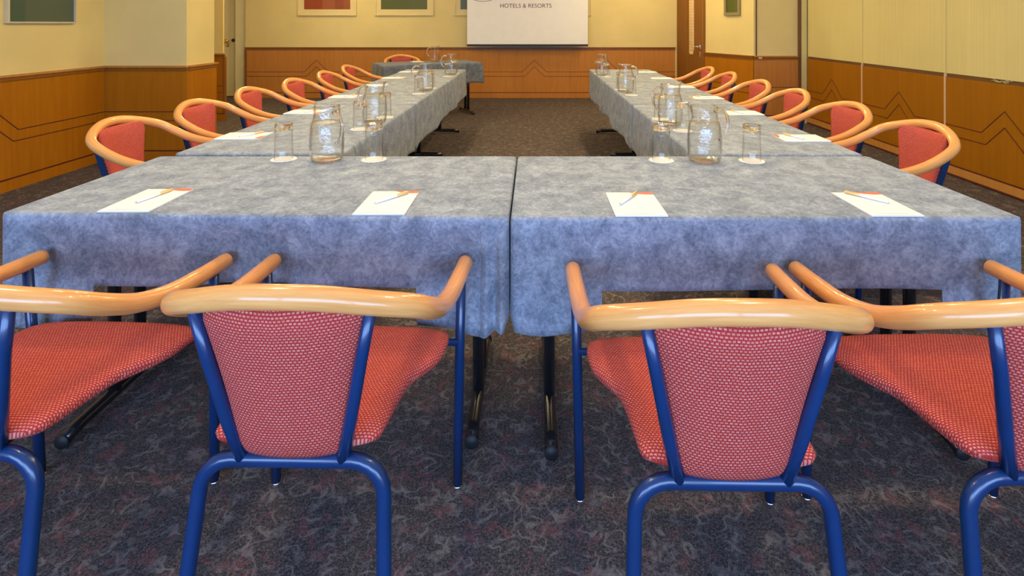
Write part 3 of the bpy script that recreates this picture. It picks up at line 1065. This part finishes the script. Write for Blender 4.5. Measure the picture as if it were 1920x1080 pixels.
# ------------------------------------------------------------------ pictures
def picture(name, w, h, fw, depth, frame_m, art_m, mount=0.0):
    """hangs facing local -y, origin at bottom centre"""
    t = empty(name)
    for a in ((-w / 2, -w / 2 + fw, 0, h), (w / 2 - fw, w / 2, 0, h), (-w / 2 + fw, w / 2 - fw, 0, fw), (-w / 2 + fw, w / 2 - fw, h - fw, h)):
        box('frame', a[0], a[1], -depth, 0, a[2], a[3], frame_m, t)
    if mount:
        a = fw
        b = fw + mount
        for q in ((-w / 2 + a, -w / 2 + b, a, h - a), (w / 2 - b, w / 2 - a, a, h - a), (-w / 2 + b, w / 2 - b, a, b), (-w / 2 + b, w / 2 - b, h - b, h - a)):
            box('mount', q[0], q[1], -depth * 0.55, -0.004, q[2], q[3], M['mount'], t)
        fw = b
    x0, x1, z0, z1 = -w / 2 + fw, w / 2 - fw, fw, h - fw
    d = -depth * 0.45
    V = [(x0, d, z0), (x1, d, z0), (x1, d, z1), (x0, d, z1), (x0, d + 0.008, z0), (x1, d + 0.008, z0), (x1, d + 0.008, z1), (x0, d + 0.008, z1)]
    mesh_obj('print', V, [(0, 1, 2, 3), (5, 4, 7, 6), (0, 4, 5, 1), (3, 2, 6, 7), (0, 3, 7, 4), (1, 5, 6, 2)], art_m, t, [(0, 0), (1, 0), (1, 1), (0, 1)] * 2)
    return t
p = picture('wall_picture', 0.62, 0.85, 0.012, 0.035, M['frame_metal'], M['art_left'])
p.location = (XL + 0.001, 4.44, 1.282)
p.rotation_euler = (0, 0, PI / 2)
tag(p, 'grey-green print in a thin pale frame on the left wall', 'picture')
specs = [(-3.545, 'art_orange', 'rust-orange print in a cream frame on the far wall'),
         (-2.222, 'art_green', 'olive-green print in a cream frame on the far wall'),
         (-0.855, 'art_teal', 'grey-green print half hidden by the projection screen, left'),
         (0.50, 'art_orange', 'cream picture frame peeping out right of the projection screen')]
for x, a, lab in specs:
    p = picture('wall_picture', 1.01, 0.95, 0.025, 0.03, M['mount'], M[a], mount=0.082 if True else 0)
    p.location = (x, YB - 0.001, 1.415)
    tag(p, lab, 'picture', 'cream framed pictures on the far wall')
mid = A + (B - A) * 0.40
p = picture('wall_picture', 0.30, 0.45, 0.04, 0.025, M['frame_brown'], M['art_green'], mount=0.0)
p.location = (mid.x + nd.x * 0.002, mid.y + nd.y * 0.002, 1.39)
p.rotation_euler = (0, 0, math.atan2(nd.y, nd.x) + PI / 2)
tag(p, 'small olive-green framed print on the splayed wall beside the wooden door', 'picture')

# ------------------------------------------------------------------ table ware
TT = TH + 0.0045                 # top of the cloth
def make_tumbler():
    t = empty('tumbler')
    # upside down: mouth on the coaster, thick foot on top
    outer = [(0.0355, 0.0), (0.0358, 0.002), (0.0350, 0.05), (0.0342, 0.10), (0.0338, 0.118)]
    inner = [(0.0320, 0.116), (0.0325, 0.10), (0.0332, 0.05), (0.0340, 0.002)]
    lathe('wall', outer + inner, M['glass'], t, 28, closed=True)
    lathe('foot', [(0.008, 0.1215), (0.022, 0.1200), (0.0300, 0.1200), (0.0336, 0.1185), (0.0338, 0.130), (0.0338, 0.139), (0.0318, 0.1428), (0.026, 0.1430), (0.018, 0.1385), (0.004, 0.1370)], M['thick_glass'], t, 28,
          wob=lambda a, i: (0.0005 * math.sin(11 * a) if 4 <= i <= 6 else 0, 0))
    return t

def make_jug():
    t = empty('water_jug')
    prof = [(0.048, 0.0), (0.058, 0.004), (0.0630, 0.018), (0.0655, 0.05), (0.0660, 0.08), (0.0652, 0.11), (0.0622, 0.138), (0.0570, 0.157), (0.0515, 0.169), (0.0497, 0.180), (0.0497, 0.203), (0.0505, 0.218)]
    def wob(a, i):
        z = prof[i][1] if i < len(prof) else prof[2 * len(prof) - 1 - i][1]
        k = max(0.0, (z - 0.165) / 0.053)
        sp = math.exp(-(((a - PI) / 0.38) ** 2))
        return (0.022 * k * k * sp, 0.010 * k * k * sp)
    ins = [(max(r - 0.0032, 0.004), z + (0.006 if i == 0 else 0.004 if i == 1 else 0)) for i, (r, z) in enumerate(prof)]
    V = prof + ins[::-1]
    lathe('body', V, M['jug'], t, 40, wob=wob, closed=False)
    lathe('base', [(0.040, 0.0012), (0.054, 0.006), (0.0585, 0.012), (0.050, 0.0135), (0.02, 0.012)], M['glass'], t, 32)
    wprof = [(0.052, 0.0150), (0.0592, 0.022), (0.0618, 0.05), (0.0623, 0.08), (0.0615, 0.11), (0.0585, 0.138), (0.0535, 0.1555), (0.045, 0.1560)]
    lathe('water', wprof, M['water'], t, 36)
    hp = [(0.048, 0, 0.196), (0.070, 0, 0.202), (0.094, 0, 0.190), (0.108, 0, 0.160), (0.106, 0, 0.125), (0.094, 0, 0.098), (0.080, 0, 0.085), (0.068, 0, 0.082)]
    tube('handle', catmull(hp, 5), lambda u: 0.0070 - 0.002 * u, M['thick_glass'], t, 12, 2)
    lathe_r = tube('rim', [((0.0488 + 0.022 * math.exp(-(((a - PI) / 0.38) ** 2))) * math.cos(a), (0.0488 + 0.022 * math.exp(-(((a - PI) / 0.38) ** 2))) * math.sin(a), 0.2185 + 0.010 * math.exp(-(((a - PI) / 0.38) ** 2))) for a in [2 * PI * k / 48 for k in range(49)]], 0.0022, M['thick_glass'], t, 8)
    return t

def make_coaster():
    V, F = [], []
    seg = 72
    for z in (0.0, 0.0014):
        for k in range(seg):
            a = 2 * PI * k / seg
            r = 0.0485 + 0.0013 * math.cos(16 * a)
            V.append((r * math.cos(a), r * math.sin(a), z))
    F = [tuple(range(seg))[::-1], tuple(range(seg, 2 * seg))] + [(i, (i + 1) % seg, (i + 1) % seg + seg, i + seg) for i in range(seg)]
    return mesh_obj('coaster', V, F, M['doily'])

tum0, jug0, coa0 = make_tumbler(), make_jug(), make_coaster()
flag = {'t': 0, 'j': 0, 'c': 0}
def dup(key, src):
    if flag[key] == 0:
        flag[key] = 1
        return src
    return copy_tree(src)
def glass(x, y, where):
    c = dup('c', coa0)
    c.location = (x, y, TT)
    c.rotation_euler = (0, 0, random.random())
    tag(c, 'white paper coaster under the tumbler %s' % where, 'coaster', 'paper coasters')
    g = dup('t', tum0)
    g.location = (x, y, TT + 0.0015)
    g.rotation_euler = (0, 0, random.random() * 6)
    tag(g, 'upturned clear tumbler %s' % where, 'glass', 'upturned tumblers')
def jug(x, y, rz, where):
    j = dup('j', jug0)
    j.location = (x, y, TT)
    j.rotation_euler = (0, 0, rz)
    tag(j, 'clear glass water jug %s' % where, 'jug', 'glass water jugs')

jug(-0.816, 2.150, math.radians(-40), 'on the near left table, between two tumblers')
glass(-0.999, 2.177, 'left of the jug on the near left table')
glass(-0.636, 2.172, 'right of the jug on the near left table')
jug(0.672, 2.135, math.radians(18), 'on the near right table, handle to the right')
glass(0.508, 2.160, 'left of the jug on the near right table')
glass(0.863, 2.150, 'right of the jug on the near right table')
cl = ['first', 'second', 'third']
for k, (xg1, yg1, xj, yj, xg2, yg2) in enumerate([(-0.891, 2.80, -0.868, 2.975, -0.859, 3.15), (-0.886, 4.21, -0.872, 4.395, -0.862, 4.57), (-0.884, 5.60, -0.872, 5.77, -0.857, 5.93)]):
    w = '%s cluster of left arm' % cl[k]
    glass(xg1, yg1, 'before the jug, ' + w)
    jug(xj, yj, math.radians([160, 190, 175][k]), 'between its two tumblers, ' + w)
    glass(xg2, yg2, 'behind the jug, ' + w)
for k, (xg1, yg1, xj, yj, xg2, yg2) in enumerate([(0.756, 2.755, 0.735, 2.92, 0.722, 3.09), (0.744, 4.126, 0.730, 4.30, 0.715, 4.467), (0.744, 5.545, 0.722, 5.71, 0.700, 5.88)]):
    w = '%s cluster of right arm' % cl[k]
    glass(xg1, yg1, 'before the jug, ' + w)
    jug(xj, yj, math.radians([200, 20, 60][k]), 'between its two tumblers, ' + w)
    glass(xg2, yg2, 'behind the jug, ' + w)
q = Vector((DX, DY, 0)) + du * 0.10 + dn * 0.08
jug(-1.40, 7.72, math.radians(190), 'standing alone on the askew far desk')

# note pads and pens
def make_pad():
    t = empty('note_pad')
    box('sheets', -0.074, 0.074, -0.105, 0.105, 0, 0.0042, M['paper'], t, 0.0005)
    V, F = [], []
    n = 10
    for k in range(n + 1):
        x = 0.000 + 0.074 * k / n
        dz = 0.022 * math.sin((k / n) ** 0.8 * PI * 0.62)
        for y in (0.1048, 0.1048 - dz):
            for z in (0.0042, 0.0046):
                V.append((x, y, z))
    for k in range(n):
        a, b = k * 4, k * 4 + 4
        F += [(a + 1, a + 3, b + 3, b + 1), (a + 2, b + 2, b + 3, a + 3), (a, a + 1, b + 1, b)]
    mesh_obj('coral_corner', V, F, M['coral'], t)
    for y, x0, x1 in ((-0.092, -0.045, 0.050), (-0.088, -0.058, 0.040)):
        box('footer_line', x0, x1, y - 0.0008, y + 0.0008, 0.0042, 0.0044, M['print'], t)
    return t

def make_pen():
    t = empty('ballpoint_pen')
    tube('barrel', [(0, -0.062, 0.0045), (0, 0.0, 0.0045), (0, 0.018, 0.0045)], lambda u: 0.0036 + 0.0009 * math.sin(u * PI), M['pen_white'], t, 10, 2)
    tube('tip', [(0, -0.070, 0.0045), (0, -0.062, 0.0045)], lambda u: 0.0012 + 0.002 * u, M['chrome'], t, 8)
    tube('cap', [(0, 0.018, 0.0045), (0, 0.062, 0.0045)], 0.0042, M['gold'], t, 10, 2)
    box('clip', -0.0012, 0.0012, 0.022, 0.058, 0.0086, 0.0100, M['gold'], t)
    return t
pad0, pen0 = make_pad(), make_pen()
flag.update({'p': 0, 'n': 0})
def place_pad(x, y, rz, where, pen_rot, px=0.0, py=0.0, pen_where=None):
    p = dup('p', pad0)
    p.location = (x, y, TT)
    p.rotation_euler = (0, 0, rz)
    tag(p, 'white note pad with coral corner ' + where, 'note pad', 'white note pads')
    n = dup('n', pen0)
    c, s = math.cos(rz), math.sin(rz)
    n.location = (x + c * px - s * py, y + s * px + c * py, TT + 0.0046)
    n.rotation_euler = (0, 0, rz + pen_rot)
    tag(n, 'white and gold pen lying on the pad ' + where, 'pen', 'ballpoint pens')
place_pad(-1.181, 1.668, math.radians(0.5), 'on the near row, far left', math.radians(-12), 0.006, 0.022)
place_pad(-0.440, 1.645, math.radians(0.5), 'on the near row, left of the joint', math.radians(-38), 0.006, 0.028)
place_pad(0.305, 1.632, 0.0, 'on the near row, right of the joint', math.radians(-33), -0.012, 0.035)
place_pad(1.025, 1.632, 0.0, 'on the near row, far right', math.radians(36), 0.0, 0.045)
for k, y in enumerate([2.62, 3.33, 4.03, 4.77, 5.42, 6.10]):
    place_pad(-1.392, y, -PI / 2 + math.radians([1, -2, 1, 2, -1, 1][k]), 'before the %s chair of the left side' % o6[k], math.radians([60, 80, 70, 60, 85, 75][k]), -0.01, 0.03)
for k, y in enumerate([2.57, 3.29, 3.97, 4.66, 5.38, 6.06]):
    place_pad(1.263, y, PI / 2 + math.radians([-1, 1, 2, -1, 1, 0][k]), 'before the %s chair of the right side' % o6[k], math.radians([-70, -80, -60, -75, -85, -70][k]), 0.01, 0.03)
q = Vector((DX, DY, 0)) + du * (-0.10) + dn * 0.20
place_pad(q.x, q.y, DR + PI, 'on the askew far desk', math.radians(70))
